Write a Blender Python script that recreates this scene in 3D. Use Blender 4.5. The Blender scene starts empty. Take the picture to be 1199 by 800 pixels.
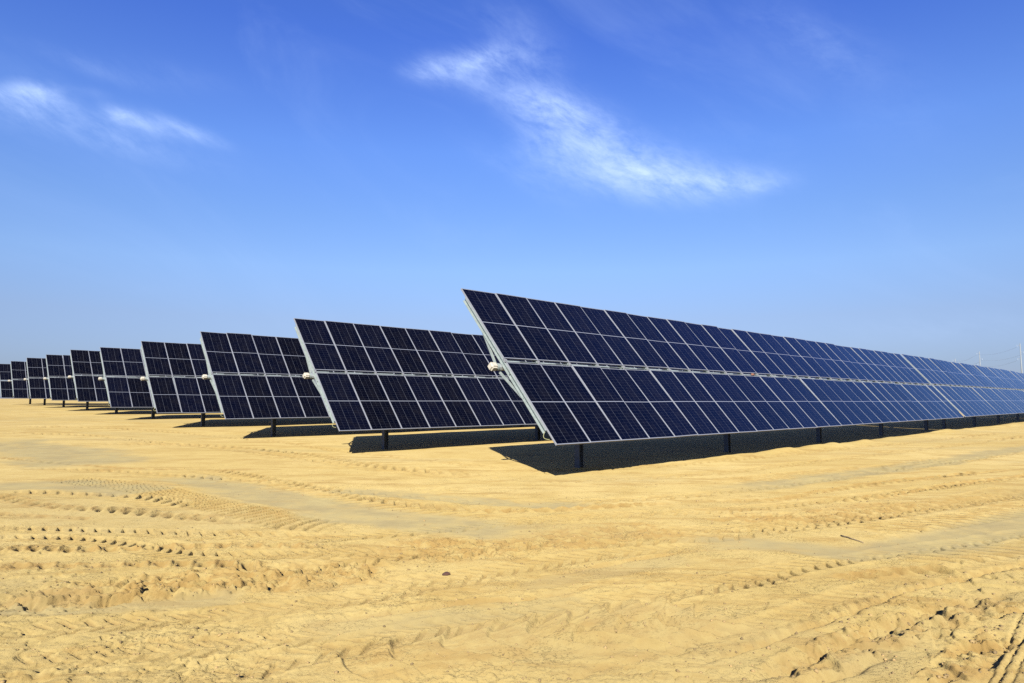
import bpy, bmesh, math, random
import numpy as np

random.seed(7)
rng = np.random.default_rng(11)
SC = bpy.context.scene
COL = SC.collection
R = math.radians

# ------------------------------------------------------------------ basics
AZ = 45.6                                   # heading of the panel rows
TILT = R(49.7)
W_TABLE = 4.907
PITCH = 1.154
MOD_W = 1.146
MOD_L = (W_TABLE - 0.13) / 2
FRAME_D = 0.035
N_MOD = 30
D = np.array([math.sin(R(AZ)), math.cos(R(AZ))])
NN = np.array([-math.cos(R(AZ)), math.sin(R(AZ))])
ROTZ = R(90 - AZ)
SUN_EL = 29.0
SUN_TRAVEL = 3.0                            # degrees from +Y towards +X


def tag(o, label=None, cat=None, group=None, kind=None):
    if label: o['label'] = label
    if cat: o['category'] = cat
    if group: o['group'] = group
    if kind: o['kind'] = kind
    return o


def empty(name, loc, rz=0.0):
    o = bpy.data.objects.new(name, None)
    COL.objects.link(o)
    o.empty_display_size = 0.3
    o.location = loc
    o.rotation_euler = (0, 0, rz)
    return o


def link_mesh(name, me, parent=None, loc=(0, 0, 0), rot=(0, 0, 0)):
    o = bpy.data.objects.new(name, me)
    COL.objects.link(o)
    o.location = loc
    o.rotation_euler = rot
    if parent is not None:
        o.parent = parent
    return o


def bm_mesh(name, bm, mats, smooth=False):
    bmesh.ops.recalc_face_normals(bm, faces=bm.faces)
    me = bpy.data.meshes.new(name)
    bm.to_mesh(me)
    bm.free()
    for m in (mats if isinstance(mats, (list, tuple)) else [mats]):
        me.materials.append(m)
    if smooth:
        for p in me.polygons:
            p.use_smooth = True
    return me


def add_box(bm, x0, x1, y0, y1, z0, z1, mat=0):
    vs = [bm.verts.new((x, y, z)) for x in (x0, x1) for y in (y0, y1) for z in (z0, z1)]
    for f in ((0, 1, 3, 2), (4, 6, 7, 5), (0, 4, 5, 1), (2, 3, 7, 6), (0, 2, 6, 4), (1, 5, 7, 3)):
        bm.faces.new([vs[i] for i in f]).material_index = mat
    return vs


def add_tube(bm, pts, r, n=8, r_end=None, cap=True):
    from mathutils import Vector
    pts = [Vector(p) for p in pts]
    rings = []
    for i, p in enumerate(pts):
        a = pts[max(i - 1, 0)]; b = pts[min(i + 1, len(pts) - 1)]
        t = (b - a).normalized()
        up = Vector((0, 0, 1)) if abs(t.z) < .95 else Vector((1, 0, 0))
        u = t.cross(up).normalized(); v = u.cross(t)
        rr = r if r_end is None else r + (r_end - r) * i / (len(pts) - 1)
        rings.append([bm.verts.new(p + rr * (math.cos(2 * math.pi * k / n) * u + math.sin(2 * math.pi * k / n) * v)) for k in range(n)])
    for a, b in zip(rings[:-1], rings[1:]):
        for k in range(n):
            bm.faces.new((a[k], a[(k + 1) % n], b[(k + 1) % n], b[k]))
    if cap:
        bm.faces.new(rings[0]); bm.faces.new(rings[-1])


# ------------------------------------------------------------------ materials
def new_mat(name):
    m = bpy.data.materials.new(name)
    m.use_nodes = True
    nt = m.node_tree
    return m, nt, nt.nodes['Principled BSDF']


class NB:
    """small helper to write node maths"""
    def __init__(self, nt): self.nt = nt
    def _in(self, sock, v):
        if hasattr(v, 'is_output'): self.nt.links.new(v, sock)
        else: sock.default_value = v
    def m(self, op, a, b=0.0, c=0.0, clamp=False):
        n = self.nt.nodes.new('ShaderNodeMath'); n.operation = op; n.use_clamp = clamp
        self._in(n.inputs[0], a); self._in(n.inputs[1], b); self._in(n.inputs[2], c)
        return n.outputs[0]
    def ss(self, v, lo, hi, a=0.0, b=1.0):
        n = self.nt.nodes.new('ShaderNodeMapRange'); n.interpolation_type = 'SMOOTHSTEP'
        self._in(n.inputs[0], v); n.inputs[1].default_value = lo; n.inputs[2].default_value = hi
        n.inputs[3].default_value = a; n.inputs[4].default_value = b
        return n.outputs[0]
    def noise(self, vec, scale, detail=4, rough=.55, dist=0.0, out=0):
        n = self.nt.nodes.new('ShaderNodeTexNoise')
        self._in(n.inputs['Vector'], vec)
        n.inputs['Scale'].default_value = scale; n.inputs['Detail'].default_value = detail
        n.inputs['Roughness'].default_value = rough; n.inputs['Distortion'].default_value = dist
        return n.outputs[out]
    def mix(self, f, a, b, blend='MIX'):
        n = self.nt.nodes.new('ShaderNodeMix'); n.data_type = 'RGBA'; n.blend_type = blend
        self._in(n.inputs[0], f)
        for s, v in ((n.inputs[6], a), (n.inputs[7], b)):
            if hasattr(v, 'is_output'): self.nt.links.new(v, s)
            else: s.default_value = (*v, 1) if len(v) == 3 else v
        return n.outputs[2]
    def comb(self, x, y, z):
        n = self.nt.nodes.new('ShaderNodeCombineXYZ')
        self._in(n.inputs[0], x); self._in(n.inputs[1], y); self._in(n.inputs[2], z)
        return n.outputs[0]
    def sep(self, v):
        n = self.nt.nodes.new('ShaderNodeSeparateXYZ'); self.nt.links.new(v, n.inputs[0])
        return n.outputs


def simple_mat(name, col, rough=.5, metal=0.0, var=.12, scale=6.0, bump=0.0):
    m, nt, b = new_mat(name)
    nb = NB(nt)
    tc = nt.nodes.new('ShaderNodeTexCoord')
    n = nb.noise(tc.outputs['Object'], scale, 5, .6)
    lo = tuple(c * (1 - var) for c in col); hi = tuple(min(1, c * (1 + var)) for c in col)
    nt.links.new(nb.mix(nb.ss(n, .3, .7), lo, hi), b.inputs['Base Color'])
    nt.links.new(nb.ss(n, .3, .7, max(0, rough - .06), rough + .06), b.inputs['Roughness'])
    b.inputs['Metallic'].default_value = metal
    if bump:
        bp = nt.nodes.new('ShaderNodeBump'); bp.inputs['Strength'].default_value = bump
        nt.links.new(n, bp.inputs['Height']); nt.links.new(bp.outputs[0], b.inputs['Normal'])
    return m


def pv_mat():
    """dark half-cut cells behind glass: six columns, two blocks of twelve rows"""
    m, nt, b = new_mat('pv_cells')
    nb = NB(nt)
    uv = nt.nodes.new('ShaderNodeUVMap').outputs[0]
    u, v, _ = nb.sep(uv)
    GW, GL = MOD_W - .052, MOD_L - .052
    mx, my = .010 / GW, .012 / GL
    uu = nb.m('DIVIDE', nb.m('SUBTRACT', u, mx), 1 - 2 * mx)
    vv = nb.m('DIVIDE', nb.m('SUBTRACT', v, my), 1 - 2 * my)
    def line(coord, n, half):                       # 1 on the gap between two cells
        f = nb.m('FRACT', nb.m('MULTIPLY', coord, n))
        d = nb.m('MINIMUM', f, nb.m('SUBTRACT', 1.0, f))
        return nb.m('LESS_THAN', d, half)
    cw = GW / 6; ch = GL / 24
    cols = line(uu, 6, .0022 / cw)
    thirds = line(uu, 3, .0042 / (2 * cw))
    rows = line(vv, 24, .0013 / ch)
    mid = nb.m('LESS_THAN', nb.m('ABSOLUTE', nb.m('SUBTRACT', v, .5)), .011 / GL)
    edge = nb.m('LESS_THAN', nb.m('MINIMUM', nb.m('MINIMUM', uu, nb.m('SUBTRACT', 1.0, uu)),
                                  nb.m('MINIMUM', vv, nb.m('SUBTRACT', 1.0, vv))), 0.0)
    strong = nb.m('MAXIMUM', nb.m('MAXIMUM', edge, mid), nb.m('MULTIPLY', thirds, .26))
    gap = nb.m('MAXIMUM', nb.m('MAXIMUM', cols, rows), 0.0)
    oi = nt.nodes.new('ShaderNodeObjectInfo')
    cell = nb.mix(oi.outputs['Random'], (.0004, .0005, .0014), (.0010, .0014, .0050))
    # each cell a slightly different depth of blue
    wn = nt.nodes.new('ShaderNodeTexWhiteNoise'); wn.noise_dimensions = '3D'
    nt.links.new(nb.comb(nb.m('FLOOR', nb.m('MULTIPLY', uu, 6)), nb.m('FLOOR', nb.m('MULTIPLY', vv, 24)), oi.outputs['Random']), wn.inputs[0])
    cell = nb.mix(nb.m('MULTIPLY', wn.outputs[0], .35), cell, (.0006, .0006, .0015))
    c1 = nb.mix(nb.m('MULTIPLY', gap, .4), cell, (.05, .055, .075))
    c2 = nb.mix(nb.m('MULTIPLY', strong, .7), c1, (.17, .185, .22))
    # a thin uneven film of desert dust
    tc = nt.nodes.new('ShaderNodeTexCoord')
    dust = nb.noise(tc.outputs['Object'], 2.2, 5, .65)
    c3 = nb.mix(nb.ss(dust, .35, .8, 0.0, .012), c2, (.30, .26, .19))
    nt.links.new(c3, b.inputs['Base Color'])
    nt.links.new(nb.ss(dust, .3, .8, .07, .16), b.inputs['Roughness'])
    # anti-reflective solar glass: weak, slightly blue mirror over a dark absorber
    b.inputs['Specular IOR Level'].default_value = 0.0
    gl = nt.nodes.new('ShaderNodeBsdfGlossy'); gl.inputs['Color'].default_value = (.58, .74, 1.0, 1)
    nt.links.new(nb.ss(dust, .3, .8, .06, .15), gl.inputs['Roughness'])
    fr = nt.nodes.new('ShaderNodeFresnel'); fr.inputs['IOR'].default_value = 1.235
    mx_ = nt.nodes.new('ShaderNodeMixShader')
    nt.links.new(fr.outputs[0], mx_.inputs[0]); nt.links.new(b.outputs[0], mx_.inputs[1]); nt.links.new(gl.outputs[0], mx_.inputs[2])
    nt.links.new(mx_.outputs[0], nt.nodes['Material Output'].inputs['Surface'])
    return m


def sand_mat():
    m, nt, b = new_mat('desert_sand')
    nb = NB(nt)
    tc = nt.nodes.new('ShaderNodeTexCoord'); P = tc.outputs['Object']
    at = nt.nodes.new('ShaderNodeAttribute'); at.attribute_name = 'compact'
    comp = at.outputs['Fac']
    big = nb.noise(P, .16, 5, .6)
    med = nb.noise(P, 1.1, 6, .65)
    fine = nb.noise(P, 14.0, 5, .7)
    grain = nb.noise(P, 90.0, 3, .7)
    # pale dry crust to deeper orange freshly turned sand
    c = nb.mix(nb.ss(big, .32, .68), SAND_A, SAND_B)
    c = nb.mix(nb.ss(med, .42, .72, 0, .75), c, SAND_C)
    mp = nt.nodes.new('ShaderNodeMapping'); mp.inputs['Scale'].default_value = (.28, 1.25, 1.0); mp.inputs['Rotation'].default_value = (0, 0, R(-12))
    nt.links.new(P, mp.inputs[0])
    drag = nb.noise(mp.outputs[0], 1.5, 7, .68, .4)          # streaks where blades and wheels dragged deeper sand over the crust
    c = nb.mix(nb.ss(drag, .50, .64, 0, .85), c, SAND_S)
    c = nb.mix(nb.ss(fine, .5, .75, 0, .45), c, SAND_D)
    c = nb.mix(nb.ss(grain, .55, .75, 0, .55), c, (0.1440, 0.0972, 0.0374))
    a2 = nt.nodes.new('ShaderNodeAttribute'); a2.attribute_name = 'churn'
    ch = nb.m('MULTIPLY', a2.outputs['Fac'], nb.ss(nb.noise(P, 5.0, 5, .65), .38, .62, .1, 1.0), clamp=True)
    c = nb.mix(nb.m('MULTIPLY', ch, .9), c, (0.1692, 0.1080, 0.0346))
    a3 = nt.nodes.new('ShaderNodeAttribute'); a3.attribute_name = 'tread_shade'
    c = nb.mix(nb.m('MULTIPLY', a3.outputs['Fac'], .85, clamp=True), c, (0.1440, 0.0994, 0.0374))  # shade inside lug grooves and pits, put into the sand colour
    k = nb.m('MULTIPLY', comp, nb.ss(nb.noise(P, 2.3, 5, .6), .2, .6, .45, 1.0), clamp=True)
    c = nb.mix(k, c, nb.mix(nb.ss(med, .35, .7), SAND_G, (0.1728, 0.1404, 0.0634)))
    nt.links.new(c, b.inputs['Base Color'])
    b.inputs['Roughness'].default_value = .95
    b.inputs['Specular IOR Level'].default_value = .12
    b.inputs['Diffuse Roughness'].default_value = .72
    crumb = nb.ss(nb.noise(P, 38.0, 4, .6), .52, .66)
    h = nb.m('ADD', nb.m('MULTIPLY', nb.noise(P, 26.0, 6, .75), .016), nb.m('MULTIPLY', crumb, nb.m('MULTIPLY', nb.ss(nb.noise(P, 1.6, 4, .6), .4, .65), .008)))
    h = nb.m('MULTIPLY', h, nb.m('SUBTRACT', 1.0, nb.m('MULTIPLY', comp, .75)))
    a4 = nt.nodes.new('ShaderNodeAttribute'); a4.attribute_name = 'crumbly'
    h = nb.m('MULTIPLY', h, a4.outputs['Fac'])
    bp = nt.nodes.new('ShaderNodeBump'); bp.inputs['Strength'].default_value = .85; bp.inputs['Distance'].default_value = 1.0
    nt.links.new(h, bp.inputs['Height']); nt.links.new(bp.outputs[0], b.inputs['Normal'])
    return m


SAND_A = (.236, .181, .072)
SAND_B = (.204, .152, .054)
SAND_C = (.184, .130, .043)
SAND_D = (.125, .081, .0275)
SAND_S = (.166, .112, .037)
SAND_G = (.137, .110, .053)

M_PV = pv_mat()
M_FRAME = simple_mat('anodised_aluminium', (.150, .155, .165), .5, .12, .06, 3)
M_BACK = simple_mat('white_backsheet', (.40, .42, .43), .6, 0, .05, 3)
M_GALV = simple_mat('galvanised_steel', (.185, .215, .205), .5, .3, .12, 9)
M_POST = simple_mat('weathered_galvanised_post', (.072, .085, .105), .5, .3, .18, 5)
M_TUBE = simple_mat('tube_steel', (.28, .30, .31), .45, .4, .1, 7)
M_CAP = simple_mat('cream_plastic', (.27, .25, .20), .55, 0, .05, 8)
M_CABLE = simple_mat('black_cable', (.02, .02, .022), .6, 0, .2, 8)
M_YELLOW = simple_mat('yellow_wire', (.16, .16, .07), .5, 0, .1, 8)
M_CLAMP = simple_mat('clamp_steel', (.15, .155, .16), .5, .3, .1, 9)
M_ORANGE = simple_mat('orange_plastic', (.17, .075, .04), .5, 0, .1, 9)
M_POLE = simple_mat('pale_painted_steel', (.125, .14, .15), .7, 0, .05, .4)
M_WIRE = simple_mat('aluminium_wire', (.26, .30, .36), .6, 0, .05, .4)
M_STONE = simple_mat('red_brown_stone', (.040, .016, .009), .95, 0, .3, 25, .4)
M_TWIG = simple_mat('dry_wood', (.10, .07, .045), .85, 0, .3, 30, .3)
M_SCRAP = simple_mat('grey_blue_plastic', (.25, .25, .29), .5, 0, .2, 20)
M_SAND = sand_mat()
M_CLOD = simple_mat('sand_clod', (.16, .108, .042), .95, 0, .5, 4, .3)  # dark, widely varied tone: shadows on the clods painted into their colour

EXPOSURE = 1.6
SUN_E = 5.0
SKY_TINT = [(0.0, (.35, .41, .76)), (.045, (.40, .44, .67)), (.11, (.56, .56, .73)), (.18, (.68, .74, .94)), (.25, (.65, .77, 1.06)), (.34, (.63, .81, 1.28)), (.48, (.46, .66, 1.36)), (1.0, (.40, .60, 1.36))]
CLOUD_COL = (4.6, 6.0, 9.0)
TRACKS = [
    ('flat', [(-11.04, 13.93), (-10.37, 13.96), (-8.61, 13.9), (-6.61, 12.88)], 0.8, {}),
    ('flat', [(-19.51, 25.68), (-17.45, 24.17), (-14.73, 21.93), (-10.34, 17.54)], 1.6, {}),
    ('flat', [(-8.0, 15.75), (-5.9, 14.03), (-4.11, 12.34), (-2.66, 10.8), (-1.46, 9.94), (-0.45, 9.32), (0.55, 8.88)], 0.75, {}),
    ('flat', [(1.86, 8.38), (2.86, 8.58), (3.87, 8.06), (5.02, 8.48), (7.4, 10.01), (9.05, 11.08)], 0.5, {}),
    ('flat', [(0.0, 6.51), (1.07, 7.22), (2.09, 7.72)], 0.22, {'k': 0.4}),
    ('flat', [(23.68, 29.2), (19.05, 25.52), (12.49, 20.07), (6.99, 15.63), (4.41, 13.67), (3.24, 13.04)], 0.6, {}),
    ('flat', [(-3.67, 13.48), (-1.53, 12.4), (0.29, 11.54), (1.46, 11.74)], 0.45, {}),
    ('flat', [(-4.47, 5.91), (-3.79, 5.87), (-3.27, 5.96), (-2.29, 6.25)], 0.2, {'k': 0.6}),
    ('flat', [(-1.72, 5.24), (-1.21, 5.53), (-0.56, 5.8), (0.15, 6.03), (0.79, 6.46)], 0.25, {'k': 0.35}),
    ('flat', [(4.78, 6.52), (3.49, 5.71), (2.67, 4.98), (1.92, 4.4)], 0.22, {'k': 0.25}),
    ('bar', [(-10.24, 15.3), (-7.77, 13.94), (-5.76, 12.27), (-4.12, 10.78), (-3.01, 9.78), (-2.06, 9.29)], 0.42, {'lam': 0.22, 'amp': 0.06}),
    ('chev', [(-7.92, 17.26), (-5.65, 15.21), (-3.76, 13.24), (-2.63, 11.87), (-1.06, 10.83), (0.26, 10.39)], 0.4, {'lam': 0.3, 'amp': 0.045}),
    ('hole', [(-9.78, 12.75), (-7.57, 11.34), (-6.18, 10.89), (-4.67, 10.24), (-3.75, 9.84)], 0.2, {'lam': 0.3, 'amp': 0.12}),
    ('hole', [(-8.16, 10.66), (-6.63, 10.34), (-6.17, 10.21)], 0.12, {'lam': 0.25, 'amp': 0.04}),
    ('hole', [(-6.32, 8.29), (-4.99, 8.12), (-4.09, 8.31), (-3.05, 8.28), (-1.99, 8.11)], 0.14, {'lam': 0.215, 'amp': 0.075}),
    ('hole', [(-5.61, 7.37), (-4.55, 7.42), (-3.63, 7.4), (-2.41, 7.3)], 0.14, {'lam': 0.25, 'amp': 0.075}),
    ('chev', [(-9.56, 12.87), (-8.48, 12.69), (-6.8, 12.23), (-5.2, 11.09)], 0.35, {'lam': 0.3, 'amp': 0.045}),
    ('clod', [(-4.74, 6.25), (-4.02, 6.21), (-3.57, 6.48), (-2.92, 6.64), (-2.13, 6.96), (-1.06, 7.2)], 0.5, {'amp': 0.06}),
    ('groove', [(1.12, 4.6), (1.87, 5.12), (2.71, 5.75), (3.64, 6.46), (4.54, 6.98), (5.54, 7.52), (6.34, 7.93)], 0.07, {'amp': 0.045}),
    ('groove', [(1.39, 4.4), (2.05, 4.82), (3.13, 5.58), (3.46, 5.85), (4.78, 6.52)], 0.09, {'amp': 0.06}),
    ('groove', [(1.55, 4.21), (2.25, 4.63), (2.68, 4.9)], 0.08, {'amp': 0.05}),
    ('clod', [(1.6, 4.4), (2.26, 4.9), (3.05, 5.44), (3.8, 5.87), (4.53, 6.19)], 0.22, {'amp': 0.05}),
    ('clod', [(2.5, 4.21), (3.05, 4.75), (3.51, 5.16), (3.77, 5.38)], 0.14, {'amp': 0.05}),
    ('rib', [(2.79, 4.21), (3.27, 4.75), (4.29, 5.87), (5.54, 7.22)], 0.02, {'amp': 0.03}),
    ('rib', [(2.86, 4.21), (3.34, 4.75), (3.87, 5.3), (5.03, 6.52)], 0.02, {'amp': 0.03}),
    ('rib', [(2.93, 4.21), (3.29, 4.6), (3.56, 4.89), (4.89, 6.24)], 0.02, {'amp': 0.03}),
    ('hole', [(2.97, 11.96), (3.89, 12.08), (4.68, 12.19), (5.9, 13.21), (8.3, 14.86), (13.46, 18.06)], 0.16, {'lam': 0.28, 'amp': 0.13}),
    ('hole', [(4.82, 11.8), (6.05, 12.2), (7.47, 13.1), (9.3, 14.42), (12.07, 16.22), (13.85, 17.41)], 0.16, {'lam': 0.26, 'amp': 0.13}),
    ('bar', [(4.14, 14.48), (5.82, 15.61), (7.88, 17.13), (10.49, 18.73), (13.78, 21.28)], 0.4, {'lam': 0.3, 'amp': 0.08, 'slant': 0.9}),
    ('bar', [(4.62, 9.36), (5.49, 9.67), (6.74, 10.29), (8.41, 11.34), (9.51, 12.01)], 0.34, {'lam': 0.28, 'amp': 0.08, 'slant': 0.8}),
    ('bar', [(4.2, 7.6), (5.07, 7.93), (6.08, 8.24), (6.61, 8.39)], 0.3, {'lam': 0.28, 'amp': 0.09, 'slant': 0.8}),
    ('hole', [(3.14, 6.82), (3.57, 7.01), (4.15, 7.19), (4.7, 7.22)], 0.14, {'lam': 0.24, 'amp': 0.11}),
    ('hole', [(-0.8, 10.83), (0.27, 10.77), (1.38, 11.12), (2.77, 11.77)], 0.13, {'lam': 0.28, 'amp': 0.09}),
    ('pad', [(-1.1, 4.33), (-0.9, 4.67), (-0.59, 4.9), (-0.19, 5.19), (0.33, 5.38), (0.98, 5.71), (1.72, 6.11)], 0.42, {'lam': 0.36, 'amp': 0.05}),
    ('pad', [(0.25, 4.98), (0.77, 5.24), (1.33, 5.44), (1.83, 5.75)], 0.3, {'lam': 0.4, 'amp': 0.04}),
    ('groove', [(-1.76, 5.37), (-1.18, 5.71), (-0.51, 6.03), (0.31, 6.29), (0.99, 6.72)], 0.06, {'amp': 0.02}),
    ('groove', [(0.22, 4.4), (0.94, 4.82), (1.86, 5.44)], 0.08, {'amp': 0.025}),
    ('groove', [(0.35, 6.98), (1.52, 7.71), (2.66, 8.29)], 0.06, {'amp': 0.02}),
    ('groove', [(-3.5, 4.81), (-2.76, 5.06), (-1.93, 5.3)], 0.05, {'amp': 0.02}),
    ('chev', [(-15.5, 24.9), (-11.58, 24.5), (-7.38, 22.0), (-3.25, 17.52), (0.01, 15.48)], 0.6, {'lam': 0.4, 'amp': 0.06}),
    ('hole', [(-15.64, 20.28), (-12.4, 18.49), (-9.58, 17.16), (-7.62, 17.07)], 0.2, {'lam': 0.4, 'amp': 0.05}),
    ('bar', [(10.3, 13.86), (7.19, 11.62), (5.2, 10.51), (3.76, 10.14)], 0.35, {'lam': 0.28, 'amp': 0.05}),
    ('clod', [(2.86, 10.5), (3.82, 10.29), (5.01, 10.67), (7.02, 11.81)], 0.5, {'amp': 0.03}),
    ('clod', [(-1.74, 8.34), (-0.39, 8.13), (1.1, 8.88), (2.37, 9.6)], 0.5, {'amp': 0.03}),
    ('tyre', [(-13.17, 17.12), (-9.15, 16.4), (-4.97, 14.35), (-2.35, 12.71), (0.01, 11.72), (2.43, 12.26), (5.25, 14.09), (10.32, 18.03), (19.03, 24.63)], 0.24, {'lam': 0.3, 'amp': 0.04}),
    ('tyre', [(-3.78, 8.32), (-1.93, 8.74), (-0.46, 9.56), (1.29, 10.4), (3.43, 11.06), (6.21, 12.52), (12.49, 16.22)], 0.22, {'lam': 0.2, 'amp': 0.04}),
    ('tyre', [(-2.73, 7.19), (-1.41, 7.69), (0.01, 8.36), (1.7, 9.17), (3.56, 9.6), (6.07, 10.91), (10.26, 13.35)], 0.22, {'lam': 0.2, 'amp': 0.04}),
    ('tyre', [(-7.27, 9.51), (-5.46, 9.25), (-3.73, 8.93), (-2.15, 8.74)], 0.22, {'lam': 0.2, 'amp': 0.035}),
    ('tyre', [(-6.78, 8.89), (-5.35, 8.7), (-3.67, 7.87), (-2.58, 7.8), (-1.17, 7.99)], 0.2, {'lam': 0.18, 'amp': 0.03}),
    ('tyre', [(-1.57, 6.45), (-0.34, 7.07), (1.17, 7.92), (2.69, 8.38)], 0.2, {'lam': 0.18, 'amp': 0.022}),
    ('tyre', [(0.41, 8.18), (2.78, 9.01), (4.7, 10.0), (6.96, 11.25), (10.79, 13.6)], 0.24, {'lam': 0.24, 'amp': 0.04}),
    ('tyre', [(1.84, 6.51), (3.33, 7.52), (4.9, 8.29), (7.49, 9.48)], 0.2, {'lam': 0.2, 'amp': 0.035}),
    ('tyre', [(-1.49, 15.1), (1.9, 15.2), (5.25, 16.86), (10.71, 21.5), (28.42, 36.7)], 0.3, {'lam': 0.34, 'amp': 0.045}),
    ('tyre', [(-2.49, 16.77), (2.17, 17.4), (6.2, 19.9), (12.85, 25.75), (32.63, 42.12)], 0.3, {'lam': 0.34, 'amp': 0.04}),
    ('tyre', [(-26.63, 34.42), (-18.5, 32.97), (-10.43, 27.93), (-4.96, 22.21), (-0.9, 18.31), (2.1, 16.79)], 0.3, {'lam': 0.4, 'amp': 0.045}),
    ('tyre', [(-22.64, 29.29), (-17.4, 28.51), (-9.78, 23.14), (-5.18, 19.0), (-2.49, 16.77), (0.01, 15.48)], 0.3, {'lam': 0.4, 'amp': 0.045}),
    ('tyre', [(-3.98, 5.28), (-3.2, 5.48), (-2.12, 5.81), (-1.15, 6.31), (0.01, 7.15)], 0.18, {'lam': 0.16, 'amp': 0.014}),
    ('tyre', [(-2.16, 4.27), (-1.47, 4.85), (-0.65, 5.38), (0.36, 5.82), (1.58, 6.46), (3.04, 7.08)], 0.2, {'lam': 0.18, 'amp': 0.016}),
    ('tyre', [(-3.5, 4.66), (-2.7, 4.85), (-1.86, 5.12), (-1.17, 5.37)], 0.18, {'lam': 0.16, 'amp': 0.02}),
    ('tyre', [(0.91, 4.67), (1.99, 5.44), (3.06, 6.24), (4.28, 6.98), (5.88, 7.72)], 0.2, {'lam': 0.17, 'amp': 0.012}),
]
CLOUDS = [(-7.42, 26.60, 1.82, 0.81, 5, 0.374), (-4.46, 27.10, 2.51, 1.03, 10, 0.306), (-2.07, 27.52, 2.18, 0.95, 5, 0.408), (-2.96, 25.96, 4.19, 1.20, -12, 0.204), (0.03, 29.36, 3.37, 1.98, -25, 0.1496), (2.28, 26.91, 2.93, 1.84, -35, 0.17), (0.40, 24.91, 3.76, 1.52, -22, 0.1904), (3.61, 23.84, 2.98, 1.15, -8, 0.442), (6.70, 22.97, 3.27, 1.24, -25, 0.272), (3.00, 21.44, 2.81, 2.05, -30, 0.204), (6.68, 21.00, 4.47, 1.89, -20, 0.34), (10.29, 19.84, 4.36, 1.58, -14, 0.374), (13.81, 18.28, 4.59, 1.42, -8, 0.374), (17.89, 17.35, 3.53, 1.02, -3, 0.408), (7.38, 18.64, 5.62, 1.61, -14, 0.238), (12.38, 17.24, 4.65, 1.13, -10, 0.272), (0.77, 18.78, 4.95, 1.14, -30, 0.0816), (23.48, 27.30, 4.80, 1.75, -25, 0.1088), (26.49, 25.03, 3.91, 1.63, -30, 0.068), (-36.23, 20.86, 1.44, 0.58, 10, 0.408), (-36.66, 19.88, 1.87, 1.03, 15, 0.2584), (-35.11, 20.46, 1.48, 0.79, -5, 0.204), (-30.75, 20.36, 1.00, 0.55, -12, 0.408), (-29.28, 20.11, 2.20, 0.56, -10, 0.408), (-26.23, 20.15, 2.32, 0.51, -14, 0.442), (-32.42, 18.76, 6.95, 1.10, -5, 0.204), (-33.00, 19.80, 3.02, 0.68, -20, 0.17), (20.52, 16.96, 2.15, 0.62, 0, 0.238), (-38.02, 20.19, 0.73, 0.44, 0, 0.34), (-32.65, 23.14, 3.70, 0.53, -6, 0.136), (-32.83, 21.54, 1.20, 0.33, 0, 0.0952), (-27.58, 23.65, 4.08, 0.96, 0, 0.0544), (32.33, 5.15, 7.48, 1.31, 0, 0.0816), (30.37, 20.80, 4.18, 2.73, -30, 0.0408), ]

# ------------------------------------------------------------------ ground
U_K = [-200, 5, 11.3, 20.1, 29, 37.6, 46.7, 56, 64.9, 73.9, 82.7, 91.2, 110, 150, 260, 9999]
Z_K = [0, 0, .02, .09, .19, .40, .60, .79, .97, 1.16, 1.31, 1.38, 1.58, 1.95, 2.5, 2.5]


def hash2(ix, iy, seed):
    n = (ix.astype(np.int64) * 374761393 + iy.astype(np.int64) * 668265263 + seed * 974634777) & 0x7fffffff
    n = ((n ^ (n >> 13)) * 1274126177) & 0x7fffffff
    n = (n ^ (n >> 16)) & 0xffff
    return n / 65535.0


def vnoise(x, y, seed=0):
    fx, fy = np.floor(x), np.floor(y)
    tx, ty = x - fx, y - fy
    tx = tx * tx * tx * (tx * (tx * 6 - 15) + 10); ty = ty * ty * ty * (ty * (ty * 6 - 15) + 10)
    a = hash2(fx, fy, seed); b = hash2(fx + 1, fy, seed)
    c = hash2(fx, fy + 1, seed); d = hash2(fx + 1, fy + 1, seed)
    return (a * (1 - tx) + b * tx) * (1 - ty) + (c * (1 - tx) + d * tx) * ty


def rnoise(x, y, lam, seed):                       # value noise on a rotated lattice, -1..1
    a = seed * 1.37
    ca, sa = math.cos(a), math.sin(a)
    return 2 * vnoise((ca * x - sa * y) / lam + 17.3 * seed, (sa * x + ca * y) / lam - 9.1 * seed, seed) - 1


def sstep(a, b, v):
    t = np.clip((v - a) / (b - a), 0, 1)
    return t * t * (3 - 2 * t)


def base_z(x, y):
    return np.interp(np.asarray(x) * NN[0] + np.asarray(y) * NN[1], U_K, Z_K)


def spline(pts, step=.25):
    p = np.array(pts, float)
    p = np.vstack([2 * p[0] - p[1], p, 2 * p[-1] - p[-2]])
    out = []
    for i in range(1, len(p) - 2):
        n = max(2, int(np.linalg.norm(p[i + 1] - p[i]) / step))
        for t in np.arange(n) / n:
            out.append(.5 * ((2 * p[i]) + (-p[i - 1] + p[i + 1]) * t + (2 * p[i - 1] - 5 * p[i] + 4 * p[i + 1] - p[i + 2]) * t * t
                             + (-p[i - 1] + 3 * p[i] - 3 * p[i + 1] + p[i + 2]) * t ** 3))
    out.append(p[-2])
    return np.array(out)


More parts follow.
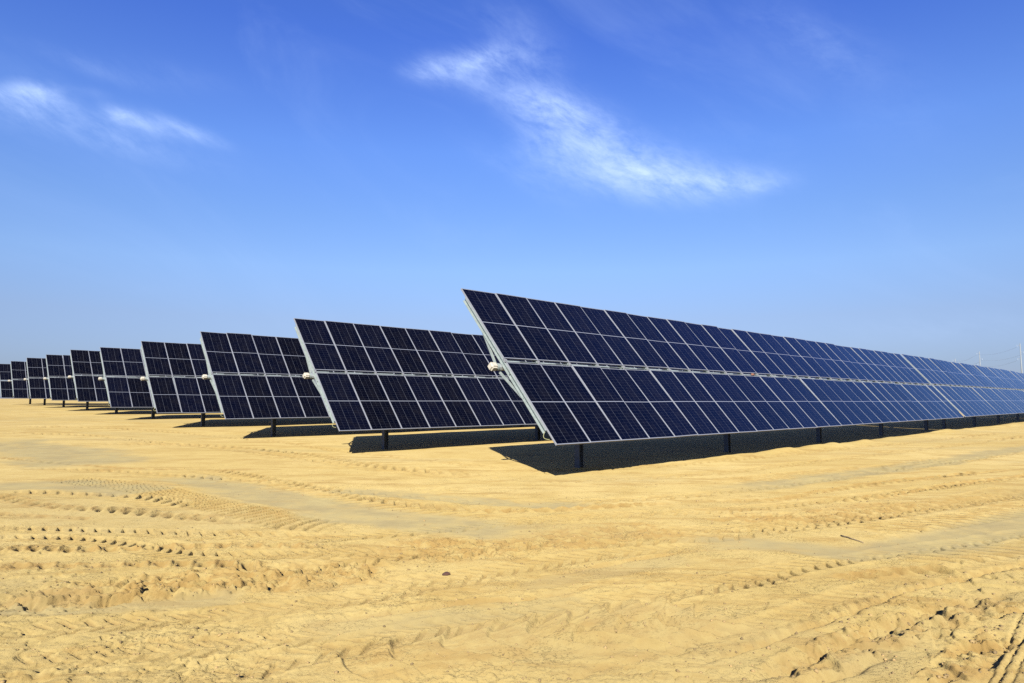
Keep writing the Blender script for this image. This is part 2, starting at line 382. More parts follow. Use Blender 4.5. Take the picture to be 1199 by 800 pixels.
def build_ground():
    rr = np.concatenate([np.linspace(.4, 3.7, 26)[:-1],
                         1.75 / np.tan(np.linspace(math.atan(1.75 / 3.7), math.atan(1.75 / 105.), 900)),
                         np.geomspace(105., 6000., 60)[1:]])
    dense = np.linspace(R(-41), R(41), 1150)
    rest = np.linspace(R(41), R(319), 190)[1:-1]
    th = np.concatenate([dense, rest])
    nr, na = len(rr), len(th)
    RR, TH = np.meshgrid(rr, th, indexing='ij')
    x = (RR * np.sin(TH)).ravel(); y = (RR * np.cos(TH)).ravel(); r = RR.ravel()
    z = base_z(x, y)
    near = 1 - sstep(60, 140, r)
    # gentle undulation of the graded site
    z = z + near * (.035 * rnoise(x, y, 7.5, 1) + .012 * rnoise(x, y, 3.1, 2))
    far = sstep(150, 600, r)
    z = z + far * .15 * rnoise(x, y, 140., 3)
    compact = np.zeros_like(z)
    rough = np.ones_like(z)
    churn = np.zeros_like(z)
    tread_shade = np.zeros_like(z)
    dz = np.zeros_like(z)
    idx_near = np.where(r < 45)[0]
    xn, yn = x[idx_near], y[idx_near]
    for ti, (kind, pts, hw, kw) in enumerate(TRACKS):
        sp = spline(pts)
        reach = hw * (2.2 if kind == 'flat' else 2.0) + .15
        lo, hi = sp.min(0) - reach, sp.max(0) + reach
        s_ = (xn > lo[0]) & (xn < hi[0]) & (yn > lo[1]) & (yn < hi[1])
        ii = idx_near[s_]
        if not len(ii): continue
        px, py = x[ii], y[ii]
        best = np.full(len(ii), 1e9); bw = np.zeros(len(ii)); bs = np.zeros(len(ii))
        seg = sp[1:] - sp[:-1]; sl_ = np.linalg.norm(seg, axis=1); cum = np.concatenate([[0], np.cumsum(sl_)]); s0 = cum[-1]
        for c0 in range(0, len(seg), 5):
            part = sp[c0:c0 + 6]
            m_ = np.where((px > part[:, 0].min() - reach) & (px < part[:, 0].max() + reach) & (py > part[:, 1].min() - reach) & (py < part[:, 1].max() + reach))[0]
            if not len(m_): continue
            qx_, qy_ = px[m_], py[m_]
            for j_ in range(c0, min(c0 + 5, len(seg))):
                a = sp[j_]; L = sl_[j_]; e = seg[j_] / L
                qx, qy = qx_ - a[0], qy_ - a[1]
                t = np.clip(qx * e[0] + qy * e[1], 0, L)
                ex, ey = qx - t * e[0], qy - t * e[1]
                d2 = ex * ex + ey * ey
                k = d2 < best[m_]
                mk = m_[k]
                best[mk] = d2[k]; bs[mk] = cum[j_] + t[k]; bw[mk] = (ex * -e[1] + ey * e[0])[k]
        dist = np.sqrt(best)
        keep = dist < reach
        ii, bw, bs, dist, px, py = ii[keep], bw[keep], bs[keep], dist[keep], px[keep], py[keep]
        ends = sstep(0, .12 * s0, bs) * (1 - sstep(.88 * s0, s0, bs))
        jit = rnoise(px, py, 1.1, 20 + ti) * .3 + rnoise(px, py, .3, 60 + ti) * .16
        fade = ends * (.45 + .55 * sstep(-.5, .3, rnoise(bs, bs * 0, 1.3, 90 + ti)))
        amp = kw.get('amp', .03) * {'tyre': 1.5, 'bar': 1.4, 'chev': 1.5, 'hole': 1.35, 'clod': 1.5, 'groove': 1.05, 'rib': .75, 'pad': 1.7}.get(kind, 1); lam = kw.get('lam', .3)
        if kind == 'flat':
            c = (1 - sstep(.45, 1.2, dist / hw + jit)) * ends * kw.get('k', 1.0)
            compact[ii] = np.maximum(compact[ii], c)
            rough[ii] *= 1 - .85 * c
            dz[ii] += -.02 * c + .009 * np.exp(-((dist / hw + jit - 1.15) / .16) ** 2) * ends * sstep(-.2, .4, rnoise(px, py, .7, 33 + ti))
            continue
        ins = 1 - sstep(.8, 1.12, dist / hw + jit * .35)
        if kind != 'rib': churn[ii] = np.maximum(churn[ii], (1 - sstep(.5, 1.5, dist / hw + jit)) * ends * {'clod': 1, 'hole': 1, 'pad': .6, 'bar': .6, 'chev': .35, 'groove': .6, 'tyre': .3}[kind])
        wob = bs + .03 * rnoise(px, py, .4, 30 + ti)
        if kind in ('bar', 'chev'):
            q = wob / lam + (.9 * np.abs(bw) / lam if kind == 'chev' else kw.get('slant', .25) * bw / lam)
            f = q - np.floor(q)
            g = sstep(.02, .14, f) * (1 - sstep(.34, .52, f))
            dz[ii] += fade * ins * (amp * .12 - amp * g)
            dz[ii] += fade * .008 * np.exp(-((dist / hw - 1.18) / .14) ** 2)
            rough[ii] *= 1 - .6 * ins * ends
            tread_shade[ii] = np.maximum(tread_shade[ii], fade * ins * g)
        elif kind == 'tyre':
            # pressed-in wheel path with slanting lug prints meeting in a herring-bone
            sgn = np.where(bw > 0, 0.5, 0.0)
            q = wob / lam + kw.get('slant', .8) * np.abs(bw) / lam + sgn
            f = q - np.floor(q)
            g = sstep(.02, .10, f) * (1 - sstep(.30, .42, f)) * sstep(.03, .08, np.abs(bw) / hw)
            wear = ends * (.42 + .58 * sstep(-.35, .35, rnoise(px, py, 1.6, 90 + ti) + .35 * rnoise(px, py, .35, 93 + ti)))
            dz[ii] += ins * ends * -.012 + wear * ins * (amp * .12 - amp * g)
            dz[ii] += ends * .009 * np.exp(-((dist / hw + .3 * jit - 1.2) / .13) ** 2) * sstep(-.5, .4, rnoise(px, py, .3, 95 + ti))
            rough[ii] *= 1 - .5 * ins * ends
            tread_shade[ii] = np.maximum(tread_shade[ii], wear * ins * g)
        elif kind == 'hole':
            q = (wob + .5 * bw) / lam
            cell = np.floor(q); f = (q - cell - .5) * lam
            ra = .35 + .9 * hash2(cell, cell * 0 + ti, 5)
            pit = np.exp(-np.abs(f / (.26 * lam)) ** 3 - np.abs(bw / (hw * .62)) ** 3)
            lip = np.exp(-((f - .36 * lam) / (.14 * lam)) ** 2 - (bw / hw) ** 2)
            tread_shade[ii] = np.maximum(tread_shade[ii], fade * pit * ra)
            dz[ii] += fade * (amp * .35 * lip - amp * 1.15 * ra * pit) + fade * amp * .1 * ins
        elif kind == 'clod':
            n1 = rnoise(px, py, .21, 40 + ti); n2 = rnoise(px, py, .085, 50 + ti); n3 = rnoise(px, py, .45, 55 + ti)
            n4 = rnoise(px, py, .045, 57 + ti)
            h = .42 * sstep(-.12, .1, n1 + .5 * n3) + .30 * sstep(-.1, .15, n2 + .3 * n1) + .16 * n4 - .42
            dz[ii] += amp * h * ins * ends
            rough[ii] *= 1 + .8 * ins * ends
        elif kind in ('groove', 'rib'):
            w = bw + (.35 * hw * rnoise(px, py, .22, 40 + ti) if kind == 'groove' else .006 * rnoise(px, py, .05, 40 + ti))
            rag = .55 + .45 * sstep(-.3, .4, rnoise(bs, bw * 0, .35 if kind == 'groove' else .07, 44 + ti))
            dz[ii] += ends * (-amp * rag * np.exp(-(w / (hw * .55)) ** 2) + amp * .08 * np.exp(-((np.abs(w) - hw * 1.35) / (hw * .55)) ** 2))
            if kind == 'rib': rough[ii] *= 1 - .5 * ends * np.exp(-(bw / .12) ** 2)
        elif kind == 'pad':
            q = wob / lam + .45 * np.cos(bw / hw * 2.2) + .25 * rnoise(px, py, .5, 70 + ti)
            f = q - np.floor(q)
            g = f * (1 - sstep(.86, .99, f))
            dz[ii] += fade * ins * amp * (g - .35)
            rough[ii] *= 1 - .35 * ins
    # churned, crumbly surface: fades out where the grid gets too coarse to carry it
    def lay(lam, a, seed, cut):
        return a * rnoise(x, y, lam, seed) * (1 - sstep(cut * .5, cut, r))
    patch = .25 + .95 * sstep(-.45, .55, rnoise(x, y, 2.6, 4) + .4 * rnoise(x, y, .9, 5))
    streak = rnoise(x * .35 + y * .1, y * 1.6, .8, 6)           # faint old wheel lines
    rz = lay(.9, .006, 7, 60) + lay(.42, .004, 8, 30) + lay(.19, .005, 9, 20) + lay(.09, .0065, 10, 14) + lay(.045, .005, 12, 9) + lay(.024, .003, 13, 7)
    flake = rnoise(x, y, .075, 21) + .5 * rnoise(x, y, .03, 22)
    rz = rz + .0065 * sstep(.26, .33, flake) * sstep(-.15, .35, rnoise(x, y, .55, 23)) * (1 - sstep(8, 15, r))
    flake2 = rnoise(x, y, .15, 24) + .4 * rnoise(x, y, .06, 25)
    rz = rz + .009 * sstep(.38, .45, flake2) * sstep(0, .5, rnoise(x, y, 1.3, 26)) * (1 - sstep(12, 22, r))
    pit = sstep(.40, .50, rnoise(x, y, .085, 27)) * sstep(-.2, .3, rnoise(x, y, .7, 28))
    pit2 = sstep(.46, .56, rnoise(x, y, .19, 29)) * sstep(.0, .5, rnoise(x, y, 1.5, 30))
    rz = rz - (.013 * pit * (1 - sstep(9, 16, r)) + .026 * pit2 * (1 - sstep(14, 26, r)))
    bill = np.abs(rnoise(x, y, .26, 14)); bill2 = np.abs(rnoise(x, y, .11, 15))
    rz = rz - (.022 * (1 - sstep(0, .16, bill)) * sstep(-.1, .5, rnoise(x, y, .8, 16)) + .014 * (1 - sstep(0, .18, bill2)) * sstep(0, .5, rnoise(x, y, .5, 17))) * (1 - sstep(10, 22, r))
    # low ridge of loose sand left by grading in front of the nearest row
    pu = x * NN[0] + y * NN[1]; al = x * D[0] + y * D[1] - 10.9
    ridge = np.exp(-((pu - 10.15 + .25 * rnoise(x, y, 2.4, 31)) / .42) ** 2) * sstep(4, 9, al) * (1 - sstep(75, 95, al))
    z = z + ridge * (.075 + .07 * rnoise(x, y, 1.5, 32) + .05 * rnoise(x, y, .55, 34))
    z = z + dz + rz * rough * patch * .8 + 0.005 * streak * rough * (1 - sstep(20, 45, r))
    compact = np.clip(compact + .30 * sstep(.25, .7, rnoise(x * .5, y * 1.3, 2.2, 18)) * near, 0, 1)

    co = np.stack([x, y, z], 1)
    centre = np.array([[0, 0, 0.0]])
    co = np.vstack([co, centre])
    i = np.arange(nr - 1)[:, None]; j = np.arange(na)[None, :]
    j2 = (j + 1) % na
    quads = np.stack([i * na + j, i * na + j2, (i + 1) * na + j2, (i + 1) * na + j], -1).reshape(-1, 4)[:, ::-1]
    cj = np.arange(na)
    tris = np.stack([np.full(na, nr * na), (cj + 1) % na, cj], 1)[:, ::-1]
    tris = tris[:, ::-1]
    me = bpy.data.meshes.new('ground')
    nq, ntri = len(quads), len(tris)
    me.vertices.add(len(co)); me.vertices.foreach_set('co', co.astype(np.float32).ravel())
    me.loops.add(nq * 4 + ntri * 3)
    me.loops.foreach_set('vertex_index', np.concatenate([quads.ravel(), tris.ravel()]).astype(np.int32))
    me.polygons.add(nq + ntri)
    me.polygons.foreach_set('loop_start', np.concatenate([np.arange(nq) * 4, nq * 4 + np.arange(ntri) * 3]).astype(np.int32))
    me.update(calc_edges=True)
    me.validate()
    me.polygons.foreach_set('use_smooth', np.ones(len(me.polygons), dtype=bool))
    a = me.attributes.new('compact', 'FLOAT', 'POINT')
    a.data.foreach_set('value', np.append(compact, 0).astype(np.float32))
    a = me.attributes.new('churn', 'FLOAT', 'POINT')
    a.data.foreach_set('value', np.append(churn, 0).astype(np.float32))
    for nm, arr in (('tread_shade', tread_shade), ('crumbly', 1 - .85 * sstep(7, 24, r))):
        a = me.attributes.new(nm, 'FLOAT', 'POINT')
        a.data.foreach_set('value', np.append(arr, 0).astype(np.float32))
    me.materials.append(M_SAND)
    if me.polygons[0].normal.z < 0:
        me.flip_normals()
    o = link_mesh('ground', me)
    tag(o, 'yellow desert sand churned by tyre tracks', 'ground', kind='structure')
    zg = z.reshape(nr, na)

    def surf(px, py):                              # height of the finished surface
        ri = np.interp(math.hypot(px, py), rr, np.arange(nr)); ai = np.interp(math.atan2(px, py), dense, np.arange(len(dense)))
        i0, j0 = int(min(ri, nr - 2)), int(min(ai, len(dense) - 2)); fi, fj = ri - i0, ai - j0
        return float((zg[i0, j0] * (1 - fj) + zg[i0, j0 + 1] * fj) * (1 - fi) + (zg[i0 + 1, j0] * (1 - fj) + zg[i0 + 1, j0 + 1] * fj) * fi)
    return surf


SURF = build_ground()


def build_clods():
    """crumbs of dry sand thrown up along the tracks; nobody could count them"""
    ico = bmesh.new(); bmesh.ops.create_icosphere(ico, subdivisions=1, radius=1.0)
    base = np.array([v.co[:] for v in ico.verts]); fac = np.array([[v.index for v in f.verts] for f in ico.faces]); ico.free()
    V, F = [], []
    n = 0
    spots = []
    for kind, pts, hw, kw in TRACKS:
        if kind == 'flat': continue
        sp = spline(pts, .3)
        per = {'clod': 40, 'hole': 10, 'groove': 16, 'pad': 8, 'bar': 4, 'chev': 2, 'rib': 1, 'tyre': 5}[kind]
        for q in sp:
            if math.hypot(*q) > 20 or math.hypot(*q) < 3.9: continue
            for _ in range(rng.poisson(per * .45)):
                spots.append(q + rng.normal(0, max(hw, .12) * .9, 2))
    for _ in range(2200):
        a = rng.uniform(R(-40), R(40)); d = 4.0 + 13 * rng.random() ** 1.4
        spots.append(np.array([d * math.sin(a), d * math.cos(a)]))
    for q in spots:
        if math.hypot(*q) < 3.8 or abs(math.atan2(q[0], q[1])) > R(40.5): continue
        s = .004 + .010 * rng.random() ** 4 + (.008 if rng.random() < .02 else 0)
        sc = s * rng.uniform(.65, 1.3, 3); sc[2] *= .8
        v = base * (1 + rng.normal(0, .2, (len(base), 1))) * sc
        a = rng.uniform(0, 6.28); c_, s_ = math.cos(a), math.sin(a)
        v = np.stack([v[:, 0] * c_ - v[:, 1] * s_, v[:, 0] * s_ + v[:, 1] * c_, v[:, 2]], 1)
        v += [q[0], q[1], SURF(q[0], q[1]) + s * .25]
        V.append(v); F.append(fac + n); n += len(v)
    V = np.vstack(V); F = np.vstack(F)
    me = bpy.data.meshes.new('sand_clods')
    me.from_pydata(V.tolist(), [], F.tolist())
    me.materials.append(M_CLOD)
    for p in me.polygons: p.use_smooth = True
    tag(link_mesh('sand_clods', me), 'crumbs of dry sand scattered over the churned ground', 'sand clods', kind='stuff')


build_clods()


# ------------------------------------------------------------------ solar tables
# local frame of a table: X along the row, Y horizontally towards the raised edge, Z up; origin on the
# ground below the near end of the low edge
Z_LOW = .80
CT, ST = math.cos(TILT), math.sin(TILT)


def on_plane(x, s, n=0.0):                          # s up the slope, n off the plane (towards the sun)
    return (x, s * CT - n * ST, Z_LOW + s * ST + n * CT)


def module_meshes():
    lip = .011
    bm = bmesh.new()
    x0, x1, y0, y1 = lip, MOD_W - lip, lip, MOD_L - lip
    uvl = bm.loops.layers.uv.new('UVMap')
    top = [bm.verts.new(c) for c in ((x0, y0, 0), (x1, y0, 0), (x1, y1, 0), (x0, y1, 0))]
    f = bm.faces.new(top); f.material_index = 0
    for l, c in zip(f.loops, ((0, 0), (1, 0), (1, 1), (0, 1))): l[uvl].uv = c
    bot = [bm.verts.new((v.co.x, v.co.y, -.007)) for v in top]
    bm.faces.new(bot[::-1]).material_index = 1
    for k in range(4):
        bm.faces.new((top[k], bot[k], bot[(k + 1) % 4], top[(k + 1) % 4])).material_index = 1
    # junction boxes on the back
    for jx in (.3, .57, .84):
        add_box(bm, jx - .03, jx + .03, MOD_L / 2 - .05, MOD_L / 2 + .05, -.024, -.0075, 2)
    glass = bm_mesh('solar_module', bm, [M_PV, M_BACK, M_CABLE])
    bm = bmesh.new()
    def ring(inset, z):
        return [bm.verts.new(c) for c in ((inset, inset, z), (MOD_W - inset, inset, z), (MOD_W - inset, MOD_L - inset, z), (inset, MOD_L - inset, z))]
    rs = [ring(.0095, -.009), ring(.0095, -.0005), ring(.0095, .002), ring(.0015, .002), ring(0, .0005), ring(0, -FRAME_D), ring(.030, -FRAME_D), ring(.030, -.009)]
    rs[1:2] = []
    for a, b in zip(rs, rs[1:] + rs[:1]):
        for k in range(4):
            bm.faces.new((a[k], a[(k + 1) % 4], b[(k + 1) % 4], b[k]))
    frame = bm_mesh('frame', bm, M_FRAME)
    return glass, frame


def c_rail(bm, x, s0, s1, n_top, depth=.115, w=.05, t=.006):
    """an open C-section running up the slope"""
    add_box(bm, x - w / 2, x + w / 2, s0, s1, n_top - t, n_top)
    add_box(bm, x - w / 2, x + w / 2, s0, s1, n_top - depth, n_top - depth + t)
    add_box(bm, x + w / 2 - t, x + w / 2, s0, s1, n_top - depth + t, n_top - t)
    add_box(bm, x - w / 2, x - w / 2 + t, s0, s1, n_top - .026, n_top - t)


def build_table():
    root = empty('solar_table', (0, 0, 0), ROTZ)
    glass, frame = module_meshes()
    for i in range(N_MOD):
        for row in range(2):
            s = 0 if row == 0 else MOD_L + .13
            mo = link_mesh('solar_module', glass, root, on_plane(i * PITCH + .004, s), (TILT, 0, 0))
            link_mesh('frame', frame, mo)
    L = N_MOD * PITCH
    # rails under every joint between modules
    bm = bmesh.new(); c_rail(bm, 0, .42, W_TABLE - .30, -FRAME_D - .001)
    rail = bm_mesh('rail', bm, M_GALV)
    bm = bmesh.new()
    add_box(bm, -.035, .035, MOD_L + .010, MOD_L + .120, -.030, -.002); add_box(bm, -.012, .012, MOD_L + .05, MOD_L + .08, -.002, .012)
    clamp = bm_mesh('clamp', bm, M_CLAMP)
    rails = []
    for i in range(N_MOD + 1):
        x = i * PITCH if 0 < i < N_MOD else (.012 if i == 0 else L - .012)
        ra = link_mesh('rail', rail, root, on_plane(x, 0), (TILT, 0, 0))
        link_mesh('clamp', clamp, ra)
        rails.append(ra)
    # torque tube (octagon) behind the gap between the two module rows
    s_c, n_c = W_TABLE / 2, -FRAME_D - .12 - .085
    tx0, tx1 = -.10, L + .10
    bm = bmesh.new()
    add_tube(bm, [(tx0, s_c, n_c), (tx1, s_c, n_c)], .082, 8)
    link_mesh('torque_tube', bm_mesh('torque_tube', bm, M_TUBE), root, on_plane(0, 0), (TILT, 0, 0))
    # strip of cable cover seen through the gap
    bm = bmesh.new()
    st = []
    for k in range(N_MOD):
        a = k * PITCH + .06; b = a + .44 + .12 * ((k * 7) % 3)
        st += [(a, .006), (a + .012, .020), (b, .020), (b + .012, .006)]
    prev = None
    for x, w in st:
        ring = [bm.verts.new(c) for c in ((x, s_c - w, -.058), (x, s_c + w, -.058), (x, s_c + w, -.034), (x, s_c - w, -.034))]
        if prev is None: bm.faces.new(ring)
        else:
            for q in range(4): bm.faces.new((prev[q], prev[(q + 1) % 4], ring[(q + 1) % 4], ring[q]))
        prev = ring
    bm.faces.new(prev)
    link_mesh('cable_tray', bm_mesh('cable_tray', bm, M_GALV), root, on_plane(0, 0), (TILT, 0, 0))
    # cream box on the end of the tube, with a bevelled body and a collar
    bm = bmesh.new()
    add_box(bm, -.31, -.115, s_c - .09, s_c + .09, n_c - .09, n_c + .09)
    bmesh.ops.bevel(bm, geom=bm.edges[:], offset=.035, segments=3, affect='EDGES')
    cap = link_mesh('end_box', bm_mesh('end_box', bm, M_CAP), root, on_plane(0, 0), (TILT, 0, 0))
    bm = bmesh.new(); add_tube(bm, [(-.113, s_c, n_c), (-.06, s_c, n_c)], .088, 16)
    link_mesh('collar', bm_mesh('collar', bm, M_GALV), cap)
    # slanting braces from the tube out to the end rails
    for x in (.030, L - .030):
        for sg in (-1, 1):
            bm = bmesh.new()
            a = np.array([x, s_c + sg * .06, n_c - .10]); b = np.array([x, s_c + sg * 1.05, -FRAME_D - .11])
            d = (b - a) / np.linalg.norm(b - a); p = np.array([0, -d[2], d[1]])
            vs = []
            for q in (a, b):
                for ox in (-.02, .02):
                    for op in (-.025, .025):
                        vs.append(bm.verts.new(q + p * op + np.array([ox, 0, 0])))
            for f in ((0, 1, 3, 2), (4, 6, 7, 5), (0, 4, 5, 1), (2, 3, 7, 6), (0, 2, 6, 4), (1, 5, 7, 3)):
                bm.faces.new([vs[k] for k in f])
            link_mesh('brace', bm_mesh('brace', bm, M_GALV), root, on_plane(0, 0), (TILT, 0, 0))
    # posts: rolled H-sections driven into the sand, bearing on top
    ty, tz = on_plane(0, s_c, n_c)[1:]
    bm = bmesh.new()
    fl, wb, t = .16, .17, .011
    zb, zt = -.75, tz - .13
    add_box(bm, -wb / 2, -wb / 2 + t, -fl / 2, fl / 2, zb, zt)
    add_box(bm, wb / 2 - t, wb / 2, -fl / 2, fl / 2, zb, zt)
    add_box(bm, -wb / 2 + t, wb / 2 - t, -t / 2, t / 2, zb, zt)
    post = bm_mesh('post', bm, M_POST)
    bm = bmesh.new()
    add_box(bm, -.10, .10, -.11, .11, tz - .125, tz - .11)
    for sx in (-.06, .045):
        bmx = [(-.14, -.11), (.14, -.11), (.15, .08), (.06, .16), (-.06, .16), (-.15, .08)]
        a = [bm.verts.new((sx, yy, tz + zz)) for yy, zz in bmx]; b = [bm.verts.new((sx + .014, yy, tz + zz)) for yy, zz in bmx]
        bm.faces.new(a); bm.faces.new(b[::-1])
        for k in range(6): bm.faces.new((a[k], a[(k + 1) % 6], b[(k + 1) % 6], b[k]))
    bearing = bm_mesh('bearing', bm, M_GALV)
    for k in range(5):
        po = link_mesh('post', post, root, (2.84 + 7.79 * k, ty, 0))
        link_mesh('bearing', bearing, po)
    # loop of wire at the low end of the first rail, cables clipped behind the modules
    bm = bmesh.new()
    pts = []
    for k in range(13):
        a = k / 12
        pts.append((-.01 - .05 * math.sin(a * math.pi), .42 - .22 * a, -.08 - .07 * math.sin(a * math.pi)))
    add_tube(bm, pts, .007, 6)
    link_mesh('wire_loop', bm_mesh('wire_loop', bm, M_YELLOW, True), root, on_plane(0, 0), (TILT, 0, 0))
    bm = bmesh.new()
    pts = [(k * .2, s_c - .35 + .02 * math.sin(k * 1.7), -.105 - .035 * abs(math.sin(k * math.pi * .2 / PITCH))) for k in range(int(L / .2))]
    add_tube(bm, pts, .011, 5)
    link_mesh('cable', bm_mesh('cable', bm, M_CABLE, True), root, on_plane(0, 0), (TILT, 0, 0))
    return root


def copy_tree(o, parent=None):
    c = o.copy(); COL.objects.link(c)
    if parent is not None: c.parent = parent
    for ch in KIDS.get(o.name, []):
        copy_tree(ch, c)
    return c


proto = build_table()
KIDS = {}
for o in list(SC.objects):
    if o.parent is not None: KIDS.setdefault(o.parent.name, []).append(o)

# near end of the low edge of every row (surveyed), and how many tables of it are built
ROWS = [(0.948, 14.562, 0.822), (-5.25, 20.815, 0.840), (-11.408, 27.194, 1.030), (-17.366, 33.405, 1.157), (-23.574, 40.098, 1.371),
        (-29.853, 46.886, 1.720), (-35.996, 53.288, 1.809), (-42.239, 59.795, 1.955), (-48.350, 66.128, 2.012), (-54.198, 72.313, 2.089)]
TABLES = [3, 2, 1, 1, 1, 1, 1, 1, 1, 1]
LABELS = {
    (0, 0): 'nearest and largest solar table, tall dark panels rising at the centre',
    (0, 1): 'pale blue reflecting solar table beyond the wide white joint, right end of the front row',
    (0, 2): 'sliver of a far solar table cut off by the right edge of the photo',
    (1, 0): 'dark solar table directly behind the nearest one, its right part hidden by it',
    (1, 1): 'far solar table of the second row glimpsed under the front row',
    (2, 0): 'third solar table from the front, five dark panel columns showing left of the second',
    (3, 0): 'fourth solar table from the front, three dark panel columns showing',
    (4, 0): 'fifth solar table from the front, narrow strip of two panel columns',
    (5, 0): 'sixth solar table from the front, between the fifth and the seventh',
    (6, 0): 'seventh solar table from the front, fourth from the far left end',
    (7, 0): 'small distant solar table, third from the far left end of the line',
    (8, 0): 'small distant solar table, second from the far left end of the line',
    (9, 0): 'farthest visible solar table, cut off by the left edge of the photo',
}
TABLE_STEP = N_MOD * PITCH + .36
first = True
for k, (ex, ey, ez) in enumerate(ROWS):
    for t in range(TABLES[k]):
        o = proto if first else copy_tree(proto)
        first = False
        lift = [0, .03, -.02][t]
        o.location = (ex + D[0] * TABLE_STEP * t, ey + D[1] * TABLE_STEP * t, ez - Z_LOW + lift)
        o.rotation_euler = (0, 0, ROTZ)
        tag(o, LABELS[(k, t)], 'solar table', 'rows of tilted solar panel tables')
for o in SC.objects:                                # no two modules sit at quite the same angle
    if o.name.startswith('solar_module'):
        o.rotation_euler = (TILT + R(random.gauss(0, .32)), R(random.gauss(0, .28)), 0)

# orange tag in the gap of the nearest table
bm = bmesh.new(); add_box(bm, 0, .16, MOD_L + .03, MOD_L + .10, -.02, .016); add_box(bm, .05, .11, MOD_L + .045, MOD_L + .085, .016, .03)
link_mesh('marker_tag', bm_mesh('marker_tag', bm, M_ORANGE), proto, on_plane(12.2, 0), (TILT, 0, 0))


# ------------------------------------------------------------------ power line on the right horizon
POLES = [(259., 345., 30.), (281.5, 408., 30.), (293.5, 449., 28.)]
PLABEL = ['tall pale power pole at the right edge, nearest of the line',
          'middle pale power pole standing above the solar panels',
          'faintest and farthest pale power pole left of the others']
ARMS = (-1.2, -4.6, -8.0)
tips = []
for (px, py, hh), lab in zip(POLES, PLABEL):
    z0 = float(base_z(px, py))
    root = empty('power_pole', (px, py, z0), math.atan2(34, -104))
    tag(root, lab, 'power pole', 'power poles on the right horizon')
    bm = bmesh.new(); add_tube(bm, [(0, 0, -1), (0, 0, hh * .5), (0, 0, hh)], .42, 12, .2)
    link_mesh('pole', bm_mesh('pole', bm, M_POLE, True), root)
    tp = []
    ca, sa = math.cos(root.rotation_euler.z), math.sin(root.rotation_euler.z)
    for q, dz_ in enumerate(ARMS):
        sg = -1 if q % 2 else 1
        bm = bmesh.new(); add_tube(bm, [(0, 0, hh + dz_), (sg * 1.4, 0, hh + dz_ + .35)], .09, 6, .05)
        arm = link_mesh('cross_arm', bm_mesh('cross_arm', bm, M_POLE), root)
        bm = bmesh.new(); add_tube(bm, [(sg * 1.38, 0, hh + dz_ + .3), (sg * 1.38, 0, hh + dz_ - .6)], .05, 6)
        link_mesh('insulator', bm_mesh('insulator', bm, M_WIRE), arm)
        tp.append((px + ca * sg * 1.38, py + sa * sg * 1.38, z0 + hh + dz_ - .6))
    tips.append(tp)
names = ['top wire', 'middle wire', 'lowest wire']
for s in range(2):
    for q in range(3):
        a, b = np.array(tips[s][q]), np.array(tips[s + 1][q])
        bm = bmesh.new()
        pts = [tuple(a + (b - a) * t + np.array([0, 0, -4 * 1.6 * t * (1 - t)])) for t in np.linspace(0, 1, 13)]
        add_tube(bm, pts, .03, 5)
        w = link_mesh('overhead_wire', bm_mesh('overhead_wire', bm, M_WIRE))
        tag(w, '%s sagging between the %s pale power poles' % (names[q], ['right edge and middle', 'middle and farthest'][s]), 'power line', 'wires strung between the power poles')

# ------------------------------------------------------------------ small things lying on the sand
bm = bmesh.new(); bmesh.ops.create_icosphere(bm, subdivisions=3, radius=1)
for v in bm.verts:
    n = math.sin(v.co.x * 3.1 + 1) * math.sin(v.co.y * 4.3) * .18 + random.uniform(-.05, .05)
    v.co = v.co * (1 + n); v.co.x *= .040; v.co.y *= .026; v.co.z *= .020
o = link_mesh('stone', bm_mesh('stone', bm, M_STONE, True), None, (-.66, 7.0, SURF(-.66, 7.0) + .010), (0, 0, .3))
tag(o, 'small reddish brown stone alone on open sand below the panels', 'stone')
a, b = (4.22, 8.90), (4.31, 8.52)
bm = bmesh.new()
pts = []
for k in range(7):
    t = k / 6; x_ = a[0] + (b[0] - a[0]) * t + .012 * math.sin(t * 9); y_ = a[1] + (b[1] - a[1]) * t
    pts.append((x_, y_, SURF(x_, y_) + .012))
add_tube(bm, pts, .008, 6, .004)
tag(link_mesh('twig', bm_mesh('twig', bm, M_TWIG, True)), 'thin dark dry twig lying on the grey compacted sand', 'twig')
bm = bmesh.new()
g = 6
vs = [[bm.verts.new((i * .03 - .09, j * .02 - .05, .006 + .018 * math.sin(i * 1.9 + j) * math.cos(j * 1.6))) for j in range(g)] for i in range(g + 1)]
for i in range(g):
    for j in range(g - 1):
        if (i, j) in ((0, 0), (5, 4), (0, 3)): continue
        bm.faces.new((vs[i][j], vs[i + 1][j], vs[i + 1][j + 1], vs[i][j + 1]))
ret = bmesh.ops.solidify(bm, geom=bm.faces[:], thickness=.004)
o = link_mesh('plastic_scrap', bm_mesh('plastic_scrap', bm, M_SCRAP, True), None, (7.55, 10.75, SURF(7.55, 10.75)), (0, 0, .5))
tag(o, 'crumpled grey blue plastic scrap beside tyre marks on the right', 'scrap')

# ------------------------------------------------------------------ sky, sun
world = bpy.data.worlds.new('World'); SC.world = world
world.use_nodes = True
nt = world.node_tree
nb = NB(nt)
bg = nt.nodes['Background']
sky = nt.nodes.new('ShaderNodeTexSky'); sky.sky_type = 'NISHITA'; sky.sun_disc = False
sky.sun_elevation = R(SUN_EL); sky.sun_rotation = R(180 + SUN_TRAVEL)
sky.altitude = 100; sky.air_density = 1.0; sky.dust_density = .6; sky.ozone_density = 2.5
tc = nt.nodes.new('ShaderNodeTexCoord')
dx, dy, dz_ = nb.sep(tc.outputs['Generated'])
el = nb.m('ARCSINE', dz_)
az = nb.m('ARCTAN2', dx, dy)
